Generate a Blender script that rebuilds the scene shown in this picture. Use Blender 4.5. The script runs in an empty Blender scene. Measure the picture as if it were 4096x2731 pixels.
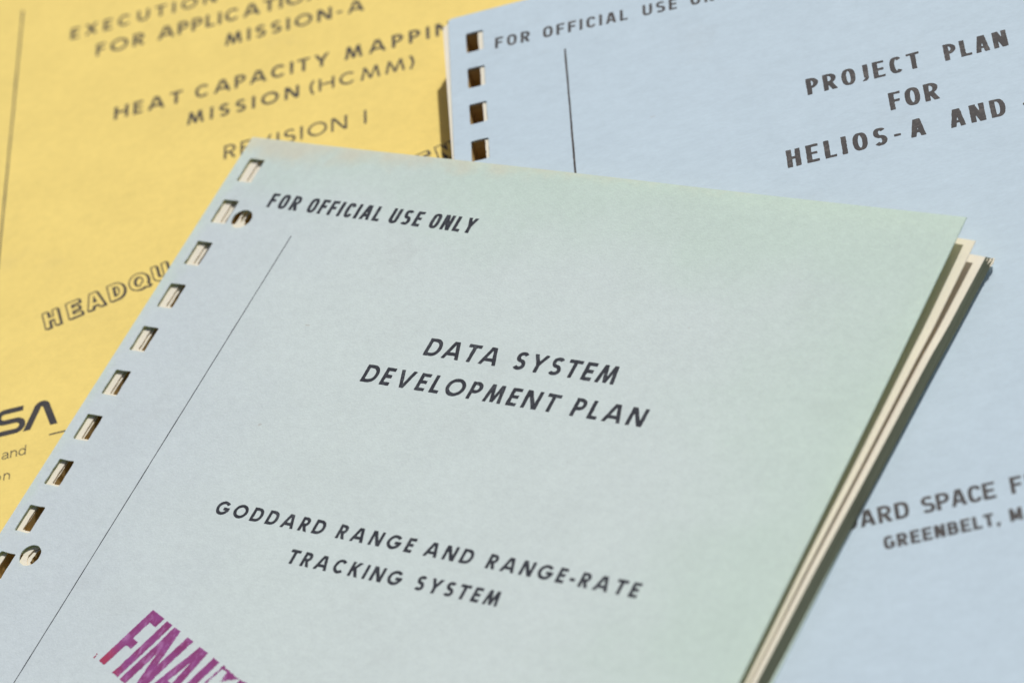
import bpy, math, random
import numpy as np
from mathutils import Matrix, Vector
from mathutils.geometry import delaunay_2d_cdt

scene = bpy.context.scene
col = scene.collection
rng = np.random.default_rng(7)
random.seed(7)
MM = 0.001

# ------------------------------------------------------------------ camera
cam_d = bpy.data.cameras.new('camera')
cam = bpy.data.objects.new('camera', cam_d)
col.objects.link(cam)
R = Matrix(((0.843768, -0.175454, 0.507219), (0.452608, 0.74052, -0.496766), (-0.288446, 0.648726, 0.704239)))
cam.matrix_world = Matrix.Translation((0.492049, -0.426317, 0.547336)) @ R.to_4x4()
cam_d.sensor_width = 36.0
cam_d.lens = 111.464
cam_d.clip_start = 0.02
cam_d.clip_end = 50.0
cam_d.dof.use_dof = True
cam_d.dof.focus_distance = 0.762
cam_d.dof.aperture_fstop = 11.0
cam_d.dof.aperture_blades = 9
scene.camera = cam

# ------------------------------------------------------------------ light
SUN = Vector((-0.0482, -0.8713, -1.0494)).normalized()      # the way the sunlight travels
world = bpy.data.worlds.new('World')
scene.world = world
world.use_nodes = True
wn = world.node_tree
bg = wn.nodes['Background']
sky = wn.nodes.new('ShaderNodeTexSky')
sky.sky_type = 'NISHITA'
sky.sun_disc = False
sky.sun_elevation = math.asin(-SUN.z)
sky.sun_rotation = math.atan2(-SUN.x, -SUN.y)
sky.dust_density = 4.0
sky.ozone_density = 0.6
wn.links.new(sky.outputs['Color'], bg.inputs['Color'])
bg.inputs['Strength'].default_value = 0.05
sun_d = bpy.data.lights.new('sun', 'SUN')
sun_d.energy = 3.4
sun_d.angle = math.radians(0.5)
sun_d.color = (1.0, 0.965, 0.91)
sun = bpy.data.objects.new('sun', sun_d)
col.objects.link(sun)
sun.rotation_euler = SUN.to_track_quat('-Z', 'Y').to_euler()
sun.location = (0, 0.6, 0.9)
scene.view_settings.view_transform = 'Standard'
scene.view_settings.look = 'None'
scene.view_settings.exposure = 0.0
scene.view_settings.gamma = 1.0
scene.view_settings.use_curve_mapping = False
scene.cycles.max_bounces = 8
scene.cycles.diffuse_bounces = 5

# ------------------------------------------------------------------ materials
def lin(r, g, b):
    def f(c):
        c /= 255.0
        return c / 12.92 if c <= 0.04045 else ((c + 0.055) / 1.055) ** 2.4
    return (f(r), f(g), f(b), 1.0)

class NT:
    def __init__(s, name):
        s.m = bpy.data.materials.new(name)
        s.m.use_nodes = True
        s.t = s.m.node_tree
        s.b = s.t.nodes['Principled BSDF']
    def n(s, typ, **kw):
        x = s.t.nodes.new(typ)
        for k, v in kw.items():
            setattr(x, k, v)
        return x
    def l(s, a, b):
        s.t.links.new(a, b)
    def val(s, sock, v):
        if hasattr(v, 'is_linked') or hasattr(v, 'links'):
            s.l(v, sock)
        else:
            sock.default_value = v
    def math(s, op, a, b=0.0, clamp=False):
        x = s.n('ShaderNodeMath', operation=op, use_clamp=clamp)
        s.val(x.inputs[0], a); s.val(x.inputs[1], b)
        return x.outputs[0]
    def mix(s, fac, a, b, blend='MIX'):
        x = s.n('ShaderNodeMix', data_type='RGBA', blend_type=blend)
        s.val(x.inputs[0], fac); s.val(x.inputs[6], a); s.val(x.inputs[7], b)
        return x.outputs[2]
    def coords(s):
        if not hasattr(s, '_tc'):
            s._tc = s.n('ShaderNodeTexCoord')
        return s._tc.outputs['Object']
    def noise(s, scale, stretch=(1, 1, 1), detail=3.0, rough=0.55, rot=0.0, off=(0, 0, 0)):
        mp = s.n('ShaderNodeMapping')
        mp.inputs['Scale'].default_value = stretch
        mp.inputs['Rotation'].default_value = (0, 0, rot)
        mp.inputs['Location'].default_value = off
        s.l(s.coords(), mp.inputs[0])
        x = s.n('ShaderNodeTexNoise')
        x.inputs['Scale'].default_value = scale
        x.inputs['Detail'].default_value = detail
        x.inputs['Roughness'].default_value = rough
        s.l(mp.outputs[0], x.inputs['Vector'])
        return x.outputs['Fac']
    def ramp(s, fac, lo, hi, a=0.0, b=1.0):
        x = s.n('ShaderNodeMapRange', interpolation_type='SMOOTHSTEP')
        s.l(fac, x.inputs[0])
        x.inputs[1].default_value = lo; x.inputs[2].default_value = hi
        x.inputs[3].default_value = a; x.inputs[4].default_value = b
        return x.outputs[0]

def paper(name, base, mottle=0.05, fibre=0.06, stretch=(1, 1, 1), rot=0.0, bump=0.35, fade=None, rough=0.88, specks=0.0, trans=0.0, tint=(1.0, 0.82, 0.45, 1)):
    p = NT(name)
    c = base
    if fade:
        c = fade(p)
    else:
        rgb = p.n('ShaderNodeRGB'); rgb.outputs[0].default_value = base; c = rgb.outputs[0]
    clouds = p.noise(55, detail=4, off=(3, 1, 2))                    # centimetre-size mottling of the stock
    flock = p.noise(420, stretch=stretch, rot=rot, detail=4, rough=0.6)
    fine = p.noise(1500, stretch=stretch, rot=rot, detail=3, rough=0.65)
    v = p.math('MULTIPLY', p.math('SUBTRACT', clouds, 0.5), mottle * 2)
    v = p.math('ADD', v, p.math('MULTIPLY', p.math('SUBTRACT', flock, 0.5), fibre * 2))
    v = p.math('ADD', v, p.math('MULTIPLY', p.math('SUBTRACT', fine, 0.5), fibre * 2))
    v = p.math('ADD', v, 1.0)
    cc = p.n('ShaderNodeCombineColor')
    for i in range(3):
        p.l(v, cc.inputs[i])
    c = p.mix(1.0, c, cc.outputs[0], 'MULTIPLY')
    sm = p.noise(24, detail=5, rough=0.7, off=(2, 8, 3))
    c = p.mix(p.ramp(sm, 0.56, 0.74, 0.0, 0.10), c, (0.30, 0.28, 0.25, 1))
    if specks:
        sp = p.noise(260, detail=1, off=(9, 4, 1))
        m = p.ramp(sp, 0.80, 0.83, 0.0, specks)
        c = p.mix(m, c, (0.33, 0.22, 0.13, 1))
    p.l(c, p.b.inputs['Base Color'])
    p.b.inputs['Roughness'].default_value = rough
    p.b.inputs['Specular IOR Level'].default_value = 0.25
    h = p.math('ADD', p.math('MULTIPLY', flock, 0.6), p.math('MULTIPLY', fine, 0.5))
    bm = p.n('ShaderNodeBump')
    bm.inputs['Strength'].default_value = bump
    bm.inputs['Distance'].default_value = 0.00012
    p.l(h, bm.inputs['Height'])
    p.l(bm.outputs[0], p.b.inputs['Normal'])
    if trans:
        tr = p.n('ShaderNodeBsdfTranslucent')
        p.l(p.mix(1.0, c, tint, 'MULTIPLY'), tr.inputs['Color'])
        mx = p.n('ShaderNodeMixShader'); mx.inputs[0].default_value = trans
        p.l(p.b.outputs[0], mx.inputs[1]); p.l(tr.outputs[0], mx.inputs[2])
        p.l(mx.outputs[0], p.t.nodes['Material Output'].inputs['Surface'])
    return p.m

def green_fade(p):
    """old cover stock: blue-grey in the middle, greener towards the edges, tanned along the very top"""
    sx = p.n('ShaderNodeSeparateXYZ'); p.l(p.coords(), sx.inputs[0])
    wob = p.noise(28, detail=4, rough=0.6, off=(5, 2, 0))
    wob2 = p.noise(90, detail=4, rough=0.6, off=(1, 7, 0))
    d = p.math('MULTIPLY', p.math('SUBTRACT', wob, 0.5), 0.052)
    d2 = p.math('MULTIPLY', p.math('SUBTRACT', wob2, 0.5), 0.016)
    x = sx.outputs[0]; y = p.math('MULTIPLY', sx.outputs[1], -1.0)
    grey = lin(*GREEN_MID); pale = lin(*GREEN_LEFT); grn = lin(*GREEN_EDGE); tan = lin(*GREEN_TOP)
    left = p.ramp(p.math('ADD', p.math('ADD', x, p.math('MULTIPLY', y, -0.25)), d), -0.02, 0.06, 1, 0)
    c = p.mix(left, grey, pale)
    rgt = p.ramp(p.math('ADD', p.math('SUBTRACT', 0.212, x), p.math('ADD', d, d2)), -0.004, 0.062, 1, 0)
    tp = p.ramp(p.math('ADD', p.math('ADD', y, p.math('MULTIPLY', x, -0.10)), d), -0.01, 0.026, 1, 0)
    spine = p.ramp(p.math('ADD', x, p.math('ADD', d2, p.math('MULTIPLY', y, 0.03))), -0.001, 0.007, 0.75, 0)
    e = p.math('MAXIMUM', p.math('MAXIMUM', rgt, tp), spine)
    c = p.mix(e, c, grn)
    t = p.ramp(p.math('ADD', p.math('ADD', y, p.math('MULTIPLY', x, 0.055)), d2), 0.001, 0.010, 1, 0)
    return p.mix(t, c, tan)
GREEN_MID = (218, 231, 233); GREEN_LEFT = (213, 225, 233); GREEN_EDGE = (210, 229, 223); GREEN_TOP = (219, 222, 208)

M_GREEN = paper('green_cover_stock', None, 0.05, 0.085, bump=0.8, trans=0.20, tint=(0.95, 1.0, 0.42, 1), fade=green_fade, specks=0.25)
M_GREEN_UNDER = paper('green_cover_underside', lin(206, 214, 196), 0.03, 0.03, bump=0.2, trans=0.55, tint=(1.0, 0.98, 0.55, 1))
M_PAGE_UNDER = paper('cream_page_underside', lin(238, 230, 208), 0.03, 0.03, bump=0.2, trans=0.5, tint=(1.0, 0.84, 0.5, 1))
M_BLUE = paper('blue_cover_stock', lin(189, 207, 220), 0.05, 0.08, stretch=(0.45, 1, 1), bump=0.4, trans=0.05, specks=0.15)
M_YELLOW = paper('yellow_cover_stock', lin(231, 208, 124), 0.085, 0.085, stretch=(0.8, 1, 1), bump=0.3)
M_PAGE = paper('cream_page_stock', lin(243, 240, 225), 0.03, 0.03, bump=0.2, trans=0.2, tint=(1.0, 0.8, 0.4, 1))

def edge_mat(name, base, dark):
    p = NT(name)
    a = p.noise(300, stretch=(0.12, 0.12, 30), detail=2)
    b = p.noise(900, stretch=(0.6, 0.6, 6), detail=3)
    f = p.math('ADD', p.math('MULTIPLY', p.ramp(a, 0.35, 0.65), 0.6), p.math('MULTIPLY', b, 0.4))
    p.l(p.mix(f, dark, base), p.b.inputs['Base Color'])
    p.b.inputs['Roughness'].default_value = 0.95
    p.b.inputs['Specular IOR Level'].default_value = 0.1
    return p.m
M_EDGE = edge_mat('page_edges', lin(232, 208, 160), lin(182, 146, 94))
M_HOLE = edge_mat('hole_walls', lin(216, 190, 136), lin(166, 136, 82))
M_EDGE_GREY = edge_mat('shaded_page_edges', lin(156, 156, 130), lin(112, 110, 86))  # shade on the green report's block side, worked into a darker edge colour

def ink_mat(name, dark, worn, wear=0.25, rough=0.6):
    p = NT(name)
    a = p.noise(1300, detail=3, rough=0.6)
    b = p.noise(220, detail=2)
    f = p.math('MULTIPLY', p.ramp(p.math('ADD', p.math('MULTIPLY', a, 0.55), p.math('MULTIPLY', b, 0.45)), 0.47, 0.66), wear)
    p.l(p.mix(f, dark, worn), p.b.inputs['Base Color'])
    p.b.inputs['Roughness'].default_value = rough
    p.b.inputs['Specular IOR Level'].default_value = 0.3
    return p.m
INK_GREEN = ink_mat('slate_black_ink', lin(46, 49, 57), lin(112, 118, 124), 0.32)
INK_BLUE = ink_mat('brown_black_ink', lin(64, 62, 63), lin(120, 116, 112), 0.4)
INK_YELLOW = ink_mat('soft_black_ink', lin(60, 59, 62), lin(104, 100, 84), 0.3)

def stamp_mat():
    p = NT('purple_stamp_ink')
    a = p.noise(520, stretch=(1, 0.45, 1), rot=0.38, detail=4, rough=0.7)
    b = p.noise(230, detail=4, rough=0.65, off=(2, 2, 0))
    c = p.mix(p.ramp(b, 0.30, 0.70), lin(128, 46, 104), lin(139, 66, 132))
    f = p.ramp(a, 0.49, 0.66, 0, 0.8)
    c = p.mix(f, c, lin(168, 112, 166))
    sx = p.n('ShaderNodeSeparateXYZ'); p.l(p.coords(), sx.inputs[0])
    red = p.ramp(p.math('ADD', sx.outputs[0], p.math('MULTIPLY', p.math('ADD', sx.outputs[1], 0.157), 0.8)), 0.0515, 0.0585, 1.0, 0.0)
    c = p.mix(red, c, lin(160, 52, 86))
    p.l(c, p.b.inputs['Base Color'])
    p.b.inputs['Roughness'].default_value = 0.75
    return p.m
M_STAMP = stamp_mat()
M_BLEED = ink_mat('faint_purple_bleed', lin(172, 138, 172), lin(192, 180, 196), 0.8)

def table_mat():
    p = NT('dark_oak')
    a = p.noise(6, stretch=(1, 14, 1), detail=6, rough=0.6)
    b = p.noise(60, stretch=(1, 10, 1), detail=4)
    f = p.math('ADD', p.math('MULTIPLY', a, 0.7), p.math('MULTIPLY', b, 0.3))
    p.l(p.mix(p.ramp(f, 0.35, 0.65), lin(92, 66, 44), lin(140, 104, 70)), p.b.inputs['Base Color'])
    p.b.inputs['Roughness'].default_value = 0.5
    return p.m
M_TABLE = table_mat()

# ------------------------------------------------------------------ object helpers
def link(name, me, mats, parent=None):
    o = bpy.data.objects.new(name, me)
    for m in (mats if isinstance(mats, (list, tuple)) else [mats]):
        me.materials.append(m)
    col.objects.link(o)
    if parent:
        o.parent = parent
    return o

def booklet(name, label, pos, rot):
    o = bpy.data.objects.new(name, None)
    o.empty_display_size = 0.02
    col.objects.link(o)
    o.matrix_world = Matrix.Translation(pos) @ Matrix(rot).to_4x4()
    o['label'] = label
    o['category'] = 'report booklet'
    o['group'] = 'paper report booklets lying on one another'
    return o

def jag(pts, amp, seed, closed=True):
    r = np.random.default_rng(seed)
    out = []
    for (x, y) in pts:
        out.append((x + r.normal(0, amp), y + r.normal(0, amp)))
    return out

def rect_loop(x0, y0, x1, y1, step, rad=0.0):
    """clockwise loop (y measured down the page) with points every step mm"""
    pts = []
    def seg(ax, ay, bx, by):
        n = max(1, int(math.hypot(bx - ax, by - ay) / step))
        for i in range(n):
            pts.append((ax + (bx - ax) * i / n, ay + (by - ay) * i / n))
    if rad <= 0:
        seg(x0, y0, x1, y0); seg(x1, y0, x1, y1); seg(x1, y1, x0, y1); seg(x0, y1, x0, y0)
    else:
        for (cx, cy, a0, ex, ey, fx, fy) in ((x1 - rad, y0 + rad, -90, x0 + rad, y0, x1 - rad, y0), (x1 - rad, y1 - rad, 0, x1, y0 + rad, x1, y1 - rad),
                                             (x0 + rad, y1 - rad, 90, x1 - rad, y1, x0 + rad, y1), (x0 + rad, y0 + rad, 180, x0, y1 - rad, x0, y0 + rad)):
            seg(ex, ey, fx, fy)
            for k in range(4):
                a = math.radians(a0 + 90 * k / 4.0)
                pts.append((cx + rad * math.cos(a), cy + rad * math.sin(a)))
    return pts

def circle_loop(cx, cy, r, n=28):
    return [(cx + r * math.cos(2 * math.pi * i / n), cy + r * math.sin(2 * math.pi * i / n)) for i in range(n)]

def sheet(name, outer, holes, top, thick, mats, parent, grid=9.0, move=None, bottom=None, layers=1, under=None):
    """A leaf or a block of leaves: outline + punched holes (mm, y down the page), top(x,y) = height in mm,
    thick = thickness or bottom(x,y); move(x,y,t) gives the sideways shift at fraction t of the depth."""
    pts = []; faces = []
    for lp in [outer] + holes:
        s = len(pts); pts += [Vector(p) for p in lp]; faces.append(list(range(s, len(pts))))
    ox = [p[0] for p in outer]; oy = [p[1] for p in outer]
    gx = np.arange(min(ox) + grid, max(ox) - grid * 0.4, grid); gy = np.arange(min(oy) + grid, max(oy) - grid * 0.4, grid)
    for x in gx:
        for y in gy:
            if any(min(q[0] for q in h) - 1 < x < max(q[0] for q in h) + 1 and min(q[1] for q in h) - 1 < y < max(q[1] for q in h) + 1 for h in holes):
                continue
            pts.append(Vector((x, y)))
    v2, _, f2, _, _, _ = delaunay_2d_cdt(pts, [], faces, 2, 1e-6)
    if len(v2) and holes:
        def inside(c, lp):
            k = False; n = len(lp); j = n - 1
            for i in range(n):
                if (lp[i][1] > c[1]) != (lp[j][1] > c[1]) and c[0] < (lp[j][0] - lp[i][0]) * (c[1] - lp[i][1]) / (lp[j][1] - lp[i][1]) + lp[i][0]:
                    k = not k
                j = i
            return k
        boxes = [(min(q[0] for q in h), max(q[0] for q in h), min(q[1] for q in h), max(q[1] for q in h), h) for h in holes]
        keep = []
        for f in f2:
            c = sum((v2[i] for i in f), Vector((0, 0))) / len(f)
            if any(b[0] < c[0] < b[1] and b[2] < c[1] < b[3] and inside(c, b[4]) for b in boxes):
                continue
            keep.append(f)
        f2 = keep
    hb = [(min(q[0] for q in h), max(q[0] for q in h), min(q[1] for q in h), max(q[1] for q in h)) for h in holes]
    n = len(v2)
    verts = []; polys = []; mi = []
    for L in range(layers + 1):
        t = L / layers
        for v in v2:
            zt = top(v.x, v.y); zb = bottom(v.x, v.y) if bottom else zt - thick
            dx, dy = move(v.x, v.y, t) if move else (0, 0)
            verts.append(((v.x + dx) * MM, -(v.y + dy) * MM, (zt + (zb - zt) * t) * MM))
    edges = {}
    for f in f2:
        a = sum((v2[f[i]].x * v2[f[(i + 1) % len(f)]].y - v2[f[(i + 1) % len(f)]].x * v2[f[i]].y) for i in range(len(f)))
        f = list(f) if a < 0 else list(reversed(f))                  # upward normals once y is flipped
        polys.append(f); mi.append(0)
        polys.append([i + n * layers for i in reversed(f)]); mi.append(len(mats) if under else 0)
        for i in range(len(f)):
            edges[(f[i], f[(i + 1) % len(f)])] = 1
    for (a, b) in list(edges):
        if (b, a) not in edges:
            for L in range(layers):
                polys.append([a + n * L, a + n * (L + 1), b + n * (L + 1), b + n * L])
                k = len(mats) - 1 if isinstance(mats, (list, tuple)) else 0
                if k == 2:
                    m_ = (v2[a] + v2[b]) / 2
                    k = 2 if any(bx[0] - 0.3 < m_.x < bx[1] + 0.3 and bx[2] - 0.3 < m_.y < bx[3] + 0.3 for bx in hb) else 1
                mi.append(k)
    me = bpy.data.meshes.new(name)
    me.from_pydata(verts, [], polys)
    me.polygons.foreach_set('material_index', mi)
    me.update()
    return link(name, me, (list(mats) + [under]) if under else mats, parent)

# ------------------------------------------------------------------ lettering: signed distance fields turned into ink meshes
class Glyph:
    """strokes = boxes (x0,y0,x1,y1,half width); cap height 1, y up"""
    def __init__(s):
        s.st = []
        s.pl = []
        s.clip = (0.0, 1.0)
        s.cut = []
    def line(s, x0, y0, x1, y1, w):
        s.st.append((x0, y0, x1, y1, w / 2.0)); return s
    def poly(s, pts, w):
        """running stroke with round joins and cut-off ends (w may be a function of the direction)"""
        segs = []
        for (a, b), (c, d) in zip(pts, pts[1:]):
            L = math.hypot(c - a, d - b)
            if L < 1e-6: continue
            segs.append((a, b, c, d, (w((c - a) / L, (d - b) / L) if callable(w) else w) / 2.0))
        s.pl.append(segs); return s
    def sdf(s, X, Y):
        d = np.full(X.shape, 9.0)
        for (a, b, c, e, hw) in s.st:
            L = math.hypot(c - a, e - b); ux, uy = (c - a) / L, (e - b) / L
            px = X - (a + c) / 2; py = Y - (b + e) / 2
            q1 = np.abs(px * ux + py * uy) - L / 2; q2 = np.abs(-px * uy + py * ux) - hw
            dd = np.hypot(np.maximum(q1, 0), np.maximum(q2, 0)) + np.minimum(np.maximum(q1, q2), 0)
            d = np.minimum(d, dd)
        for segs in s.pl:
            dp = np.full(X.shape, 9.0)
            for (a, b, c, e, hw) in segs:
                vx, vy = c - a, e - b
                t = np.clip(((X - a) * vx + (Y - b) * vy) / (vx * vx + vy * vy), 0, 1)
                dp = np.minimum(dp, np.hypot(X - a - t * vx, Y - b - t * vy) - hw)
            a, b, c, e, hw = segs[0]; a2, b2, c2, e2, hw2 = segs[-1]
            if math.hypot(a - c2, b - e2) > 1e-3:
                for (px, py, qx, qy, h_) in ((a, b, a - c, b - e, hw), (c2, e2, c2 - a2, e2 - b2, hw2)):
                    n_ = math.hypot(qx, qy); o = ((X - px) * qx + (Y - py) * qy) / n_
                    near = np.hypot(X - px, Y - py) < h_ * 1.6
                    dp = np.where(near & (o > -h_), np.maximum(dp, o), dp)
            d = np.minimum(d, dp)
        d = np.maximum(d, np.maximum(s.clip[0] - Y, Y - s.clip[1]))
        return d

def arc(cx, cy, rx, ry, a0, a1, n=22, p=2.0):
    out = []
    for i in range(n + 1):
        a = math.radians(a0 + (a1 - a0) * i / n)
        c, s_ = math.cos(a), math.sin(a)
        out.append((cx + rx * math.copysign(abs(c) ** (2 / p), c), cy + ry * math.copysign(abs(s_) ** (2 / p), s_)))
    return out

def make_glyph(ch, W, w, h, p=2.0, splay=0.0):
    """W = glyph width, w = stem, h = thin stroke (all in cap heights), p = squareness of round letters"""
    g = Glyph()
    L, Rr, B, T = w / 2, W - w / 2, h / 2, 1 - h / 2
    def cw(dx, dy):                                                  # contrast: vertical strokes w, horizontal h
        k = dy * dy
        return h + (w - h) * k
    rx, ry = W / 2 - w / 2, 0.5 - h / 2
    if ch == 'I': g.line(W / 2, 0, W / 2, 1, w)
    elif ch == 'L': g.line(L, 0, L, 1, w).line(0, B, W, B, h)
    elif ch in 'EF':
        g.line(L, 0, L, 1, w).line(0, T, W, T, h).line(0, 0.5 + h * 0.05, W * 0.9, 0.5 + h * 0.05, h)
        if ch == 'E': g.line(0, B, W, B, h)
    elif ch == 'H': g.line(L, 0, L, 1, w).line(Rr, 0, Rr, 1, w).line(0, 0.52, W, 0.52, h)
    elif ch == 'T': g.line(W / 2, 0, W / 2, 1, w).line(0, T, W, T, h)
    elif ch == 'N': g.line(L, 0, L, 1, w).line(Rr, 0, Rr, 1, w).line(L - w * 0.02, 1.06, Rr + w * 0.02, -0.06, w * 1.05)
    elif ch == 'M':
        s_ = splay * W
        g.line(L, -0.05, L + s_, 1.05, w * 0.95).line(Rr, -0.05, Rr - s_, 1.05, w * 0.95)
        g.line(L + s_, 1.04, W / 2, 0.04 if splay else 0.12, w * 0.9).line(Rr - s_, 1.04, W / 2, 0.04 if splay else 0.12, w * 0.9)
    elif ch == 'A':
        k = w * 0.55
        g.line(k * 0.85, -0.04, W / 2 - w * 0.16, 1.04, w * 0.98).line(W - k * 0.85, -0.04, W / 2 + w * 0.16, 1.04, w * 0.98).line(W * 0.22, 0.29, W * 0.78, 0.29, h)
    elif ch == 'V':
        k = w * 0.5
        g.line(k, 1.04, W / 2, -0.02, w).line(W - k, 1.04, W / 2, -0.02, w)
    elif ch == 'X': g.line(w * 0.5, -0.04, W - w * 0.55, 1.04, w).line(W - w * 0.5, -0.04, w * 0.55, 1.04, w)
    elif ch == 'Y': g.line(W / 2, 0, W / 2, 0.5, w).line(w * 0.5, 1.05, W / 2, 0.42, w * 0.97).line(W - w * 0.5, 1.05, W / 2, 0.42, w * 0.97)
    elif ch == 'K': g.line(L, 0, L, 1, w).line(L, 0.36, W - w * 0.5, 1.05, w * 0.95).line(W * 0.42, 0.56, W - w * 0.42, -0.05, w)
    elif ch == 'O' or ch == 'Q':
        g.poly(arc(W / 2, 0.5, rx, ry, 0, 360, 40, p), cw)
        if ch == 'Q': g.line(W * 0.58, 0.32, W * 0.98, 0.02, w * 0.8)
    elif ch == 'C': g.poly(arc(W / 2 + 0.02, 0.5, rx, ry, 42 if p < 2.6 else 28, 318 if p < 2.6 else 332, 34, p), cw)
    elif ch == 'G':
        g.poly(arc(W / 2, 0.5, rx, ry, 40, 345, 34, p), cw).line(W * 0.54, 0.46, W, 0.46, h)
        if p >= 2.6: g.line(Rr, 0.12, Rr, 0.5, w)
    elif ch == 'D':
        r_ = min(W * 0.55, 0.5)
        g.line(L, 0, L, 1, w)
        top = [(L, T), (W - r_, T)] + arc(W - r_, 0.5, r_ - w / 2, ry, 90, -90, 20, max(p, 2.1)) + [(L, B)]
        g.poly(top, cw)
    elif ch in 'PRB':
        g.line(L, 0, L, 1, w)
        yb = 0.44 if ch == 'P' else (0.47 if ch == 'R' else 0.52)
        ym = (T + yb) / 2; r_ = (T - yb) / 2; xr = W * (1.0 if ch == 'P' else 0.95)
        bx = max(L, xr - w / 2 - r_ * 1.05)
        g.poly([(L, T)] + [(bx, T)] + arc(bx, ym, xr - w / 2 - bx, r_, 90, -90, 14, max(2.0, p * 0.85)) + [(L, yb)], cw)
        if ch == 'R': g.line(W * 0.42, yb + 0.05, W - w * 0.48, -0.05, w)
        if ch == 'B':
            ym2 = (yb + B) / 2; r2 = (yb - B) / 2; bx2 = max(L, W - w / 2 - r2 * 1.05)
            g.poly([(L, yb), (bx2, yb)] + arc(bx2, ym2, W - w / 2 - bx2, r2, 90, -90, 14, max(2.0, p * 0.85)) + [(L, B)], cw)
    elif ch == 'U':
        r_ = min(rx * 1.05, 0.42)
        g.poly([(L, 1), (L, r_ + B)] + arc(W / 2, r_ + B, rx, r_, 180, 360, 20, max(2.0, p * 0.9)) + [(Rr, 1)], cw)
    elif ch == 'J':
        r_ = min(W / 2, 0.32)
        g.poly([(Rr, 1), (Rr, r_ + B)] + arc(W / 2 - 0.02, r_ + B, W / 2 - w / 2 + 0.02, r_, 0, -120, 16), cw)
    elif ch == 'S':
        yu, yl = 0.745, 0.265; ru, rl = T - yu, yl - B
        up = arc(W / 2, yu, rx * 0.94, ru, 28, 270, 22, max(2.0, p * 0.85)); lo = arc(W / 2, yl, rx, 0.505 - yl, 90, 0, 10, max(2.0, p * 0.85)) + arc(W / 2, yl, rx, rl, 0, -150, 14, max(2.0, p * 0.85))[1:]
        up = [(x, y if y > yu else yu - (yu - y) * (yu - 0.505) / ru) for x, y in up]
        g.poly(up + lo[1:], lambda a, b: min(w, h + (w - h) * max(b * b, 0.5 * abs(a * b) * 2)))
    elif ch == '-': g.line(0.0, 0.36, W, 0.36, h)
    elif ch == ',':
        g.clip = (-0.3, 1.0); g.line(W / 2, 0, W / 2, 0.18, w).line(W / 2 + w * 0.15, 0.04, W / 2 - w * 0.25, -0.17, w * 0.5)
    elif ch == '(':
        g.clip = (-0.2, 1.1); g.poly(arc(W + 0.55, 0.46, 0.55 + W - w / 2, 0.85, 140, 220, 14), w)
    elif ch == ')':
        g.clip = (-0.2, 1.1); g.poly(arc(-0.55, 0.46, 0.55 + W - w / 2, 0.85, 40, -40, 14), w)
    # the few light lower-case letters of the small print, x height 0.72
    elif ch == 'o': g.poly(arc(W / 2, 0.36, W / 2 - w / 2, 0.36 - w / 2, 0, 360, 30), w)
    elif ch == 'n':
        g.line(w / 2, 0, w / 2, 0.72, w)
        g.poly([(w / 2, 0.36)] + arc(W / 2, 0.40, W / 2 - w / 2, 0.32 - w / 2, 180, 0, 18) + [(W - w / 2, 0)], w)
    elif ch == 'd':
        g.line(W - w / 2, 0, W - w / 2, 1.0, w)
        g.poly(arc(W / 2, 0.36, W / 2 - w / 2, 0.36 - w / 2, 0, 360, 30), w)
    elif ch == 'a':
        g.poly([(W - w / 2 + 0.05, w / 2), (W - w, 0.10), (W - w, 0.48)] + arc(W / 2 - 0.02, 0.48, W / 2 - w, 0.24 - w / 2, 0, 165, 16), w)
        g.poly([(W - w, 0.42)] + [(W * 0.55, 0.40)] + arc(W * 0.42, 0.20, W * 0.42 - w / 2, 0.20 - w / 2, 90, 270, 16) + [(W * 0.6, 0.05), (W - w, 0.2)], w)
    return g

FUTURA = dict(w=0.200, h=0.185, p=2.0, splay=0.15, round=0.02, widths=dict(A=.99, B=.64, C=.88, D=.83, E=.55, F=.54, G=1.0, H=.82, I=.20, J=.36, K=.74, L=.52, M=1.03, N=.85, O=1.05, P=.63, Q=1.06, R=.67, S=.63, T=.73, U=.78, V=.93, X=.82, Y=.87))
FUTURA['widths'].update({'-': .34, '(': .24, ')': .24})
def face(base, **k):
    d = dict(base); d.update(k); return d
YFUT = face(FUTURA, w=0.185, h=0.165)
YLIGHT = face(FUTURA, w=0.13, h=0.12)
COND = dict(w=0.215, h=0.18, p=2.8, splay=0.0, round=0.03, widths=dict(A=.64, C=.55, E=.47, F=.47, I=.215, L=.46, N=.60, O=.58, R=.58, S=.55, U=.57, Y=.66))
BCOND = dict(w=0.19, h=0.165, p=2.7, splay=0.0, round=0.03, widths=dict(A=.68, C=.62, E=.52, F=.52, I=.19, L=.50, N=.62, O=.64, R=.62, S=.60, U=.62, Y=.66))
FAT = dict(w=0.215, h=0.135, p=2.35, splay=0.0, round=0.025, widths=dict(A=.60, B=.55, C=.57, D=.60, E=.50, F=.47, H=.57, I=.215, J=.36, L=.47, N=.60, O=.60, P=.52, R=.60, S=.55, T=.56))
FAT['widths']['-'] = .28
GOTH = dict(w=0.20, h=0.17, p=2.7, splay=0.0, round=0.03, widths=dict(A=.74, B=.66, C=.66, D=.68, E=.60, F=.56, G=.68, H=.66, I=.2, L=.54, M=.78, N=.66, O=.7, P=.64, R=.68, S=.66, T=.60, Y=.7))
GOTH['widths'][','] = .2
LITE = dict(w=0.092, h=0.092, p=2.0, splay=0.0, round=0.0, widths=dict(a=.60, n=.56, d=.62, o=.64))
OPEN = dict(w=0.24, h=0.22, p=2.1, splay=0.0, round=0.03, widths=dict(H=.80, E=.70, A=.92, D=.82, Q=.98, U=.82, R=.78, T=.7, S=.7, N=.82))

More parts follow.
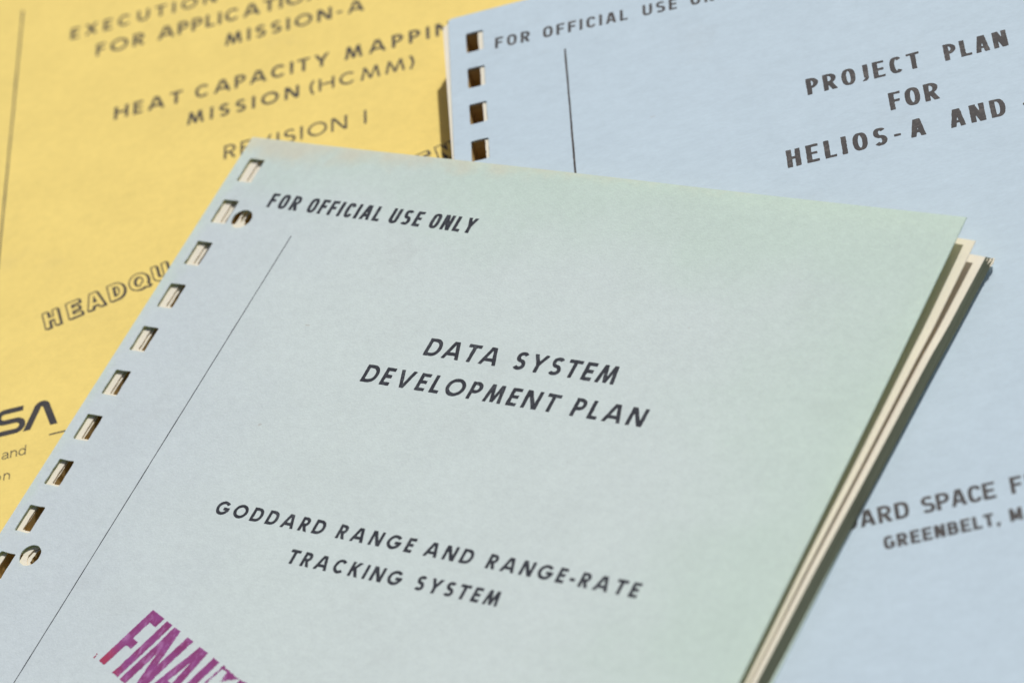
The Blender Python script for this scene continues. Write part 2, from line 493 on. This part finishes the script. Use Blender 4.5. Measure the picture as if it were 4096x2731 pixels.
def smooth_noise(shape, cell, seed):
    r = np.random.default_rng(seed)
    ny, nx = shape; gy, gx = ny // cell + 3, nx // cell + 3
    g = r.normal(0, 1, (gy, gx))
    y = np.arange(ny) / cell; x = np.arange(nx) / cell
    y0 = y.astype(int); x0 = x.astype(int); fy = (y - y0)[:, None]; fx = (x - x0)[None, :]
    fy = fy * fy * (3 - 2 * fy); fx = fx * fx * (3 - 2 * fx)
    a = g[np.ix_(y0, x0)]; b = g[np.ix_(y0, x0 + 1)]; c = g[np.ix_(y0 + 1, x0)]; d = g[np.ix_(y0 + 1, x0 + 1)]
    return (a * (1 - fx) + b * fx) * (1 - fy) + (c * (1 - fx) + d * fx) * fy

class Ink:
    """collects marching-squares polygons in page millimetres (y down) and links them as one ink mesh"""
    def __init__(s):
        s.v = []; s.f = []
    def field(s, D, xs, ys, tf):
        ny, nx = D.shape
        ins = D < 0
        base = {}
        def vid(key, x, y):
            if key not in base:
                base[key] = len(s.v); s.v.append(tf(x, y))
            return base[key]
        cnt = ins[:-1, :-1].astype(int) + ins[:-1, 1:] + ins[1:, :-1] + ins[1:, 1:]
        # runs of full cells
        for j in range(ny - 1):
            row = cnt[j]; i = 0
            full = np.flatnonzero(row == 4)
            if len(full):
                brk = np.flatnonzero(np.diff(full) > 1)
                st = np.r_[full[0], full[brk + 1]]; en = np.r_[full[brk], full[-1]] + 1
                for a, b in zip(st, en):
                    s.f.append([vid((j, a), xs[a], ys[j]), vid((j, b), xs[b], ys[j]), vid((j + 1, b), xs[b], ys[j + 1]), vid((j + 1, a), xs[a], ys[j + 1])])
            for i in np.flatnonzero((row > 0) & (row < 4)):
                cs = [(j, i), (j, i + 1), (j + 1, i + 1), (j + 1, i)]
                poly = []
                for k in range(4):
                    a, b = cs[k], cs[(k + 1) % 4]
                    da, db = D[a], D[b]
                    if da < 0: poly.append(vid(a, xs[a[1]], ys[a[0]]))
                    if (da < 0) != (db < 0):
                        t = da / (da - db); kk = (min(a, b), max(a, b), 'e')
                        poly.append(vid(kk, xs[a[1]] + (xs[b[1]] - xs[a[1]]) * t, ys[a[0]] + (ys[b[0]] - ys[a[0]]) * t))
                if len(poly) >= 3: s.f.append(poly)
    def build(s, name, mat, parent, zf, lift=0.03):
        vs = [(x * MM, -y * MM, (zf(x, y) + lift) * MM) for x, y in s.v]
        # counter-clockwise seen from above
        fs = []
        for f in s.f:
            a = 0.0
            for i in range(len(f)):
                p, q = vs[f[i]], vs[f[(i + 1) % len(f)]]
                a += p[0] * q[1] - q[0] * p[1]
            fs.append(f if a > 0 else list(reversed(f)))
        me = bpy.data.meshes.new(name)
        me.from_pydata(vs, [], fs)
        me.update()
        return link(name, me, mat, parent)

_seed = [100]
def word(ink, text, x0, x1, y, cap, fnt, ang=0.0, res=44, edge=0.008, specks=0.0, style=None, positions=None, slant=0.0, widthscale=1.0):
    """one word from x0 to x1 (mm) on baseline y; letters spread to fit; ang = tilt of the line in degrees"""
    wd = [fnt['widths'][c] * widthscale for c in text]
    if positions is None:
        gap = ((x1 - x0) / cap - sum(wd)) / max(1, len(text) - 1)
        pos = []; p = 0.0
        for k in wd:
            pos.append(p); p += k + gap
    else:
        pos = [q / cap for q in positions]
    ca, sa = math.cos(math.radians(ang)), math.sin(math.radians(ang))
    for ch, W, p in zip(text, wd, pos):
        g = make_glyph(ch, W, fnt['w'], fnt['h'], fnt['p'], fnt['splay'])
        pad = 0.16
        lo, hi = g.clip[0] - pad, g.clip[1] + pad
        xs = np.arange(-pad, W + pad + 1e-6, 1.0 / res); ys = np.arange(lo, hi, 1.0 / res)
        X, Y = np.meshgrid(xs, ys)
        _seed[0] += 1
        D = g.sdf(X, Y) + fnt['round'] * 0.0
        # slightly swollen, soft-cornered print
        D = D + smooth_noise(D.shape, 3, _seed[0]) * edge * 0.5 + smooth_noise(D.shape, 8, _seed[0] + 5000) * edge * 0.6
        if specks:
            D = np.maximum(D, (specks - smooth_noise(D.shape, 2, _seed[0] + 9000)) * -0.06 - 0.0) if False else np.where(smooth_noise(D.shape, 2, _seed[0] + 9000) > specks, np.maximum(D, 0.012), D)
        if style == 'open':
            t = 0.05
            ring = np.abs(D) - t * 0.62
            D2 = g.sdf(X - 0.075, Y + 0.07)
            shade = np.maximum(D2 - 0.02, -(D))
            D = np.minimum(ring, shade)
        def tf(x, yy, p=p):
            u = (p + x + slant * yy) * cap; v = -yy * cap
            return (x0 + u * ca + v * -sa * -1 * -1 if False else x0 + u * ca - v * -sa * -1, y + v * ca - u * sa) if ang else (x0 + u, y + v)
        if ang:
            def tf(x, yy, p=p):
                u = (p + x) * cap; v = yy * cap
                return (x0 + u * ca - v * sa, y - u * sa - v * ca)
        ink.field(D, xs, ys, tf)

def rule(name, x0, y0, x1, y1, wd, mat, parent, zf, seed=3):
    ink = Ink()
    n = 400; r = np.random.default_rng(seed)
    a = np.convolve(r.normal(0, 1, n + 9), np.ones(9) / 9, 'valid')[:n + 1]; b = np.convolve(r.normal(0, 1, n + 9), np.ones(9) / 9, 'valid')[:n + 1]
    for i in range(n + 1):
        t = i / n
        x = x0 + (x1 - x0) * t; y = y0 + (y1 - y0) * t
        ink.v.append((x - wd / 2 * (1 + 0.35 * a[min(i, n - 1)]), y)); ink.v.append((x + wd / 2 * (1 + 0.35 * b[min(i, n - 1)]), y))
        if i: ink.f.append([2 * i - 2, 2 * i - 1, 2 * i + 1, 2 * i])
    return ink.build(name, mat, parent, zf)

def comb_holes(x0, x1, y0, hh, n, pitch, dx=0.0, dy=0.0, seed=0, amp=0.04, rot=0.0):
    out = []
    for k in range(n):
        y = y0 + k * pitch
        lp = rect_loop(x0, y, x1, y + hh, 1.3, 0.45)
        lp = [(x + dx - rot * yy, yy + dy + rot * x) for x, yy in lp]
        out.append(jag(lp, amp, seed + k))
    return out

# ------------------------------------------------------------------ table
def build_table():
    me = bpy.data.meshes.new('table_surface')
    z0, z1 = -0.0042, -0.030
    v = [(-0.5, -0.6, z1), (0.8, -0.6, z1), (0.8, 0.45, z1), (-0.5, 0.45, z1), (-0.5, -0.6, z0), (0.8, -0.6, z0), (0.8, 0.45, z0), (-0.5, 0.45, z0)]
    f = [(3, 2, 1, 0), (4, 5, 6, 7), (0, 1, 5, 4), (1, 2, 6, 5), (2, 3, 7, 6), (3, 0, 4, 7)]
    me.from_pydata(v, [], f)
    o = link('table_surface', me, M_TABLE)
    o['kind'] = 'structure'
build_table()
flat = lambda x, y: 0.0

# ------------------------------------------------------------------ yellow report
yel = booklet('report_booklet', 'yellow paper report with blurred black titles, lying lowest under the other two', (-0.157646, 0.054363, 0.0),
              ((0.85983, -0.51058, 0.0), (0.51058, 0.85983, 0.0), (0.0, 0.0, 1.0)))
PG = 14.2875
yh = comb_holes(4.5, 9.3, 7.5, 7.7, 19, PG, seed=10)
ycov = sheet('front_cover', rect_loop(0, 0, 215.9, 279.4, 6), yh, flat, 0.26, M_YELLOW, yel, grid=18)
yh2 = comb_holes(4.9, 9.6, 7.6, 7.6, 19, PG, seed=40)
sheet('page_block', rect_loop(0.4, 0.3, 215.3, 279.0, 6), yh2, lambda x, y: -0.3, 3.5, [M_PAGE, M_EDGE], yel, grid=18, layers=2)
sheet('back_cover', rect_loop(0.0, 0.0, 215.9, 279.2, 6), comb_holes(4.6, 9.4, 7.6, 7.6, 19, PG, seed=70), lambda x, y: -3.86, 0.26, M_YELLOW, yel, grid=18)
rule('rule_line', 30.0, 34.9, 30.2, 262, 0.55, INK_YELLOW, ycov, flat, 5)
def ytext(name, words, cap, fnt, y, **k):
    ink = Ink()
    for t, a, b in words:
        word(ink, t, a, b, y, cap, k.get('f2', fnt) if t.startswith('(') else fnt, res=30, widthscale=1.13 if t.startswith('(') else 1.0)
    return ink.build(name, INK_YELLOW, ycov, flat)
ytext('title_line', [('EXECUTION', 46.0, 90.6), ('PHASE', 98.5, 122)], 4.75, YFUT, 53.7)
ytext('title_line', [('FOR', 54.3, 69.0), ('APPLICATIONS', 73.0, 126.5)], 5.2, YFUT, 63.9)
ytext('title_line', [('MISSION-A', 93.5, 134.6)], 5.0, YFUT, 74.0)
ytext('title_line', [('HEAT', 61.2, 81.4), ('CAPACITY', 85.0, 124.3), ('MAPPING', 128.7, 166)], 5.1, YFUT, 92.8)
ytext('title_line', [('MISSION', 83.0, 115.6), ('(HCMM)', 118.6, 148.6)], 4.9, YFUT, 102.8, f2=face(YLIGHT, w=0.15, h=0.135))
ytext('title_line', [('REVISION', 94.2, 129.3), ('I', 133.9, 134.5)], 5.3, YLIGHT, 120.2)
ink = Ink()
word(ink, 'HEADQU', 45.7, 0, 168.2, 6.2, OPEN, ang=13.4, style='open', res=64, positions=[0, 6.7, 12.0, 18.5, 24.4, 31.1], edge=0.003, widthscale=0.87)
ink.build('open_heading', INK_YELLOW, ycov, flat)
ink = Ink()
word(ink, 'EN', 45.7, 0, 168.2, 6.2, OPEN, ang=13.4, style='open', res=64, positions=[106.4, 112.2], edge=0.003, widthscale=0.87)
ink.build('open_heading', INK_YELLOW, ycov, flat)

def worm():
    """the rounded S and A of the emblem, cap 9.1 mm, baseline 202.7"""
    ink = Ink()
    base, cap = 202.7, 9.1
    def strokes(paths, xr, w=1.7):
        g = Glyph(); g.clip = (-0.2, 10)
        for pth in paths: g.poly(pth, w)
        xs = np.arange(xr[0], xr[1], 0.07); ys = np.arange(-0.4, 9.6, 0.07)
        X, Y = np.meshgrid(xs, ys)
        D = g.sdf(X, Y); D = np.maximum(D, np.maximum(-Y, Y - cap))
        D += smooth_noise(D.shape, 6, 77) * 0.015
        ink.field(D, xs, ys, lambda x, y: (x, base - y))
    w = 1.7
    t, b = cap - w / 2, w / 2
    m = cap / 2
    r = (t - m) / 2
    S = [(41.2, t)] + arc(36.2, t - r, r, r, 90, 270, 16) + [(39.2, m)] + arc(39.4, m - r, r, r, 90, -90, 16) + [(30.6, b)]
    strokes([S], (30.4, 42.2))
    # A: outer strokes joined by a round top
    A = [(42.5, -0.3), (45.1, 6.95)] + arc(46.4, 6.75, 1.35, 1.42, 160, 20, 16) + [(47.7, 7.0), (50.2, -0.3)]
    strokes([A], (40.8, 52.0), 1.9)
    A2 = [(22.5, -0.3), (25.35, 7.35)] + arc(26.45, 7.05, 1.12, 1.12, 158, 20, 14) + [(27.55, 7.4), (30.25, -0.3)]
    Nn = [(13.0, -0.3), (13.0, 6.8)] + arc(14.4, 6.9, 1.4, 1.4, 180, 20, 12) + [(17.9, 1.9)] + arc(19.3, 2.2, 1.4, 1.4, 200, 360, 12) + [(20.7, 9.4)]
    strokes([A2], (21.0, 31.4), 1.9); strokes([Nn], (12.0, 21.8), 1.7)
    return ink.build('emblem', INK_YELLOW, ycov, flat)
worm()
rule_ink = Ink(); rule_ink.v += [(49.0, 205.75), (72.0, 205.75), (72.0, 206.2), (49.0, 206.2)]; rule_ink.f.append([0, 1, 2, 3])
rule_ink.build('short_rule', INK_YELLOW, ycov, flat)
ink = Ink(); word(ink, 'and', 36.35, 42.9, 210.8, 3.25, LITE, res=40, edge=0.004); ink.build('small_print', INK_YELLOW, ycov, flat)
ink = Ink(); word(ink, 'on', 34.6, 39.1, 217.95, 3.15, LITE, res=40, edge=0.004); ink.build('small_print', INK_YELLOW, ycov, flat)

# ------------------------------------------------------------------ blue report
blu = booklet('report_booklet', 'pale blue report titled project plan, right of and beneath the green report', (0.034528, 0.048706, 0.01328),
              ((0.859483, -0.511164, 0.0), (0.511164, 0.859483, 0.0), (0.0, 0.0, 1.0)))
bpit = 13.86
bh = comb_holes(4.62, 9.35, 7.5, 7.6, 19, bpit, seed=110, amp=0.03)
def b_outline():
    lp = rect_loop(0, 0, 214.5, 277.5, 6)
    lp = [p for p in lp if not (p[0] < 0.9 and p[1] < 0.9)]
    return [(0.75, 0.0)] + [p for p in lp[0:]] + [(0.0, 0.75)]
bcov = sheet('front_cover', b_outline(), bh, flat, 0.28, M_BLUE, blu, grid=18)
# first leaves have slipped left: their edge shows and narrows the holes from the right
bs = lambda x, y: (-1.72 + 0.020 * y)
def skew(lp, s0, k, dy=0.0):
    return [(x + s0 + k * y, y - k * x + dy) for x, y in lp]
b_outer = skew([(1.5, 0.0)] + [p for p in rect_loop(0, 0, 214.5, 277, 6) if p[0] > 1.5 or p[1] > 1.5] + [(0.0, 1.5)], -1.72, 0.020, 1.1)
b_ph = [skew(jag(rect_loop(4.62, 7.2 + k * bpit, 9.35, 14.9 + k * bpit, 1.0, 0.4), 0.05, 140 + k), -1.62, 0.012) for k in range(19)]
sheet('loose_page', b_outer, b_ph, lambda x, y: -0.42, 0.4, [M_PAGE, M_PAGE], blu, grid=20)
b_bh = [skew(jag(rect_loop(4.62, 7.3 + k * bpit, 9.35, 15.0 + k * bpit, 1.0, 0.4), 0.04, 170 + k), -0.5, 0.006) for k in range(19)]
sheet('page_block', skew(rect_loop(0.6, 0.4, 214, 277, 6), -1.3, 0.012, 0.6), b_bh, lambda x, y: -0.9, 11.7, [M_PAGE, M_EDGE, M_HOLE], blu, grid=20, layers=3)
sheet('back_cover', rect_loop(0.3, 0, 214.5, 277.5, 6), comb_holes(4.3, 9.1, 7.5, 7.6, 19, bpit, seed=210), lambda x, y: -12.65, 0.28, M_BLUE, blu, grid=20)
rule('rule_line', 31.1, 23.2, 31.75, 262, 0.5, INK_BLUE, bcov, flat, 8)
def btext(name, words, cap, fnt, y, **k):
    ink = Ink()
    for t, a, b in words:
        word(ink, t, a, b, y, cap, fnt, res=k.get('res', 34), specks=k.get('specks', 0), edge=k.get('edge', 0.008))
    return ink.build(name, INK_BLUE, bcov, flat)
ink = Ink()
for t, a, b in (('FOR', 12.4, 22.0), ('OFFICIAL', 25.5, 48.4), ('USE', 52.4, 61.6), ('ONLY', 65.2, 78.4)):      # set slightly askew
    word(ink, t, a, b, 16.25 + 0.0508 * (a - 12.4), 4.15, BCOND, ang=-2.9, res=34)
ink.build('security_line', INK_BLUE, bcov, flat)
btext('title_line', [('PROJECT', 91.5, 120.2), ('PLAN', 126.2, 141.95)], 5.85, FAT, 62.8, specks=2.3)
btext('title_line', [('FOR', 110.9, 123.3)], 6.2, FAT, 75.3, specks=2.3)
btext('title_line', [('HELIOS', 84.0, 108.9), ('-', 110.6, 112.1), ('A', 114.6, 118.5), ('AND', 124.4, 138.0), ('-B', 142.2, 149.5)], 6.1, FAT, 86.35, specks=2.3)
btext('address_line', [('GODDARD', 73.2, 99.2), ('SPACE', 101.9, 118.3), ('FLIGHT', 121.6, 140.5), ('CENTER', 144.5, 165)], 4.65, GOTH, 201.3)
btext('address_line', [('GREENBELT,', 92.6, 118.0), ('MARYLAND', 120.2, 145.5)], 3.6, face(GOTH, w=0.235, h=0.2), 208.75)

# ------------------------------------------------------------------ green report
grn = booklet('report_booklet', 'pale green report with purple FINAL stamp, lying on top of the other two', (-0.000909, -0.000542, 0.011327),
              ((0.996795, -0.003814, -0.079905), (0.0, 0.998863, -0.047675), (0.079996, 0.047522, 0.995662)))
GW = 210.2
def sp(v): return v if v > 20 else (math.log1p(math.exp(v)) if v > -20 else 0.0)
def glift(x, y): return 0.05 * 12 * sp((y - 190) / 12.0)
gz = lambda x, y: glift(x, y)
def lerp_tab(t, y):
    for (a, va), (b, vb) in zip(t, t[1:]):
        if y <= b: return va + (vb - va) * max(0.0, (y - a)) / (b - a)
    return t[-1][1]
P1 = [(0, 4.9), (10, 5.2), (29, 5.35), (37, 4.9), (71, 4.0), (85, 3.4), (99, 3.0), (115, 3.0), (125, 2.8), (280, 1.4)]
P2 = [(0, 9.1), (4, 9.0), (26, 8.0), (35, 7.1), (69, 5.7), (97, 4.3), (128, 3.5), (280, 2.4)]
BT = [(0, 4.4), (25, 4.6), (60, 4.9), (95, 5.3), (280, 5.4)]
def d1(x, y):
    t = max(0, min(1.05, x / 211.0)) ** 2
    return 0.9 + (lerp_tab(P1, y) - 0.9) * t
def d2(x, y):
    t = max(0, min(1.05, x / 211.0)) ** 2
    return 1.4 + (lerp_tab(P2, y) - 1.4) * t
def dep_blue(x, y): return -1.961 + 0.08034 * x - 0.04773 * y
def dep_yel(x, y): return 11.376 + 0.08034 * x - 0.04773 * y
def over_blue(x, y):                                                 # signed distance right of the blue spine
    return (x - 35.48) * 0.8597 - (y + 49.15) * 0.5109
def floor_dep(x, y):
    u = over_blue(x, y)
    t = max(0.0, min(1.0, (-6 - u) / 26.0)); t = t * t * (3 - 2 * t)
    db, dy = dep_blue(x, y) - 0.45, dep_yel(x, y) - 0.5
    return glift(x, y) + db + (dy - db) * t if u < -6 else glift(x, y) + db
def block_bot(x, y):
    return max(d2(x, y) + 0.25, min(d2(x, y) + lerp_tab(BT, y), floor_dep(x, y)))

gholes = comb_holes(3.55, 8.65, 7.15, 7.9, 19, PG, seed=310, amp=0.05)
ROUND = [(12.9, 27.0, 3.05), (12.9, 135.2, 3.05), (12.9, 243.2, 3.05)]
gr = [jag(circle_loop(*r), 0.05, 400 + i) for i, r in enumerate(ROUND)]
def g_outline():
    lp = rect_loop(0, 0, GW, 279.4, 4)
    return [(x, y + (0.10 * math.sin(x * 0.05) if y < 0.01 else 0)) for x, y in lp]
def gtop(x, y):
    # the right edge bellies up a hair below the corner
    b = 0.0
    if x > 120:
        b = -((x - 120) / 90.0) ** 2 * 0.5 * math.exp(-((y - 52) / 40.0) ** 2) * 1.0
    return glift(x, y) + b
gcov = sheet('front_cover', g_outline(), gholes + gr, gtop, 0.30, [M_GREEN], grn, grid=9, under=M_GREEN_UNDER)
def skew_g(lp, s0, k, c):
    return [(x + s0 - k * y, y + c + k * x) for x, y in lp]
p1o = skew_g(rect_loop(0, 0, 209.3, 278.5, 5), 2.7, 0.0105, 0.3)
p1h = [skew_g(h, 2.55, 0.0085, -1.0) for h in comb_holes(3.55, 8.65, 7.15, 7.9, 19, PG, seed=510, amp=0.05)]
RS = [(1.7, -1.6), (1.8, -0.3), (1.6, 0.0)]
p1r = [[(x + RS[i][0], y + RS[i][1]) for x, y in jag(circle_loop(*r), 0.08, 520 + i)] for i, r in enumerate(ROUND)]
sheet('loose_page', p1o, p1h + p1r, lambda x, y: glift(x, y) - d1(x, y), 0.22, [M_PAGE], grn, grid=8, under=M_PAGE_UNDER)
p2o = skew_g(rect_loop(0, 0, 210.4, 278.5, 5), 3.3, 0.0150, 0.4)
p2h = [skew_g(h, 3.9, 0.0190, -1.3) for h in comb_holes(3.55, 8.65, 7.15, 7.9, 19, PG, seed=610, amp=0.05)]
p2r = [[(x + RS[i][0] + 1.0, y + RS[i][1] + 0.1) for x, y in jag(circle_loop(*r), 0.10, 620 + i)] for i, r in enumerate(ROUND)]
def under(x, y, t):
    k = max(0.0, min(1.0, (x - 40) / 170.0))
    return (-0.07 * 5.0 * t * k, -3.3 * t * max(0.0, 1 - y / 60.0) * k)
sheet('page_block', p2o, p2h + p2r, lambda x, y: glift(x, y) - d2(x, y), None, [M_PAGE, M_EDGE_GREY, M_HOLE], grn, grid=7, move=under,
      bottom=lambda x, y: glift(x, y) - block_bot(x, y), layers=3)
# dog-eared leaves sticking out at the far corner of the block
def ear(seed, z, pts):
    r = np.random.default_rng(seed)
    pts = [(x + r.normal(0, 0.12), y + r.normal(0, 0.12)) for x, y in pts]
    sheet('dog_ear', pts, [], lambda x, y: -z - 0.05 * max(0, x - 213) , 0.12, [M_PAGE, M_EDGE], grn, grid=4)
ear(1, 10.3, [(200, 2.9), (208, 2.8), (213.3, 2.75), (213.75, 2.9), (213.8, 3.5), (213.3, 4.4), (212.6, 5.6), (208, 6.5), (200, 6.5)])
ear(2, 11.6, [(200, 2.0), (208, 1.9), (213.3, 1.85), (213.9, 1.9), (213.95, 2.6), (213.5, 3.6), (212.7, 5.0), (208, 6), (200, 6)])
ear(3, 13.0, [(200, 1.0), (208, 0.9), (213.2, 0.8), (213.9, 0.75), (214.0, 1.6), (213.6, 3.4), (212.7, 5.2), (208, 6), (200, 6)])
sheet('back_cover', [(x - 0.3, y) for x, y in rect_loop(30, 2.2, 212.4, 278, 5)], [], lambda x, y: glift(x, y) - block_bot(x, y) - 0.03, 0.24, M_GREEN, grn, grid=8)

rule('rule_line', 31.3, 30.3, 30.85, 262, 0.26, INK_GREEN, gcov, gtop, 12)
def gtext(name, words, cap, fnt, y, **k):
    ink = Ink()
    for t, a, b in words:
        word(ink, t, a, b, y, cap, fnt, res=k.get('res', 40), specks=k.get('specks', 0), edge=k.get('edge', 0.008))
    return ink.build(name, INK_GREEN, gcov, gtop)
gtext('security_line', [('FOR', 18.05, 28.1), ('OFFICIAL', 30.95, 54.4), ('USE', 57.3, 67.1), ('ONLY', 69.85, 83.5)], 4.8, COND, 22.3)
gtext('title_line', [('DATA', 89.5, 110.9), ('SYSTEM', 115.4, 144.3)], 5.25, FUTURA, 60.0, specks=2.1)
gtext('title_line', [('DEVELOPMENT', 76.4, 133.0), ('PLAN', 137.2, 156.9)], 5.2, FUTURA, 70.25, specks=2.0)
gtext('title_line', [('GODDARD', 57.6, 90.4), ('RANGE', 94.3, 116.2), ('AND', 119.5, 132.8), ('RANGE-RATE', 136.9, 177.2)], 3.95, face(FUTURA, w=0.22, h=0.205), 113.85)
gtext('title_line', [('TRACKING', 85.0, 117.9), ('SYSTEM', 121.9, 145.0)], 3.95, face(FUTURA, w=0.22, h=0.205), 122.9)

def stamp():
    """purple rubber stamp FINAL, set askew; u along the line, v down the letters, in mm"""
    ox, oy = 57.1, 142.3
    a = math.atan2(9.2, 25.7)
    ux, uy = math.cos(a), math.sin(a)
    vx, vy = -0.374, 0.927
    H = 17.1; w = 2.2
    ink = Ink(); bleed = Ink()
    def letter(strokes, u0, u1, seed, v1=H, holes=1.75):
        g = Glyph(); g.clip = (0.0, v1)
        for (x0, y0, x1, y1, ww) in strokes: g.line(x0, y0, x1, y1, ww)
        xs = np.arange(u0, u1, 0.11); ys = np.arange(-0.5, v1 + 0.6, 0.11)
        X, Y = np.meshgrid(xs, ys)
        D = g.sdf(X, Y)
        D += smooth_noise(D.shape, 3, seed) * 0.035 + smooth_noise(D.shape, 9, seed + 1) * 0.06
        spk = smooth_noise(D.shape, 2, seed + 2) + 0.8 * smooth_noise(D.shape, 7, seed + 3)
        D = np.where(spk > holes + 0.9, np.maximum(D, 0.03), D)
        ink.field(D, xs, ys, lambda x, y: (ox + x * ux + y * vx, oy + x * uy + y * vy))
        bleed.field(D - 0.11 + smooth_noise(D.shape, 2, seed + 4) * 0.05, xs, ys, lambda x, y: (ox + x * ux + y * vx, oy + x * uy + y * vy))
    letter([(w / 2, 0, w / 2, H, w), (0, 1.35, 4.7, 1.35, 2.7), (0, 9.2, 4.35, 9.2, 2.1)], -0.6, 5.4, 901)
    letter([(7.1, 0, 7.1, H + 0.1, w)], 5.6, 8.6, 911, v1=H + 0.1)
    letter([(10.35, 0, 10.35, H + 0.2, w), (15.6, 0, 15.6, H + 0.2, w), (10.2, -0.5, 15.8, H + 0.6, 2.05)], 8.9, 17.1, 921, v1=H + 0.2)
    letter([(18.35, H + 0.6, 20.75, -0.5, 2.0), (23.9, H + 0.6, 21.75, -0.5, 2.0), (18.8, 11.6, 23.6, 11.6, 1.9)], 16.9, 25.6, 931, v1=H + 0.2)
    letter([(26.4, 0, 26.4, H + 0.2, w), (25.4, H - 1.2, 29.4, H - 1.2, 2.6)], 24.9, 30.0, 941, v1=H + 0.2)
    ink.build('stamp_mark', M_STAMP, gcov, gtop, 0.04)
    bleed.build('stamp_bleed', M_BLEED, gcov, gtop, 0.02)
    # the badly inked letter after it: only the rim of its top printed
    ink2 = Ink()
    xs = np.arange(28.6, 37.5, 0.11); ys = np.arange(-0.6, 9.0, 0.11)
    X, Y = np.meshgrid(xs, ys)
    g = Glyph(); g.clip = (-0.2, 9.0)
    g.line(29.5, -0.1, 29.2, 6.2, 0.55).line(29.4, 0.35, 35.4, 0.5, 0.75)
    D = g.sdf(X, Y)
    tri = np.maximum(np.maximum(-(Y - 0.1), Y - 3.4), np.maximum(31.2 + 0.2 * Y - X, X - (35.6 - 0.9 * Y)))
    D = np.minimum(D, tri + np.abs(smooth_noise(D.shape, 2, 955)) * 0.5 * np.clip(Y / 2, 0, 1.4))
    D += smooth_noise(D.shape, 2, 951) * 0.16 + smooth_noise(D.shape, 6, 952) * 0.1
    ink2.field(D, xs, ys, lambda x, y: (ox + x * ux + y * vx, oy + x * uy + y * vy))
    ink2.build('stamp_smear', M_STAMP, gcov, gtop)
    ink2 = Ink()
    g = Glyph(); g.clip = (-1, 30); g.line(-2.1, 16.1, -1.9, 17.4, 0.35)
    xs = np.arange(-3, -1, 0.11); ys = np.arange(15, 18.5, 0.11); X, Y = np.meshgrid(xs, ys)
    D = g.sdf(X, Y) + smooth_noise(X.shape, 2, 961) * 0.12
    ink2.field(D, xs, ys, lambda x, y: (ox + x * ux + y * vx, oy + x * uy + y * vy))
    ink2.build('stamp_smear', M_STAMP, gcov, gtop)
    ink2 = Ink()
    g = Glyph(); g.clip = (-1, 30); g.line(37.2, 0.0, 37.2, 3.0, 2.0).line(37.2, 0.5, 40.2, 0.5, 1.4)
    xs = np.arange(35.8, 41, 0.11); ys = np.arange(-0.8, 4, 0.11); X, Y = np.meshgrid(xs, ys)
    D = g.sdf(X, Y) + smooth_noise(X.shape, 2, 971) * 0.15
    ink2.field(D, xs, ys, lambda x, y: (ox + x * ux + y * vx, oy + x * uy + y * vy))
    ink2.build('stamp_smear', M_STAMP, gcov, gtop)
stamp()
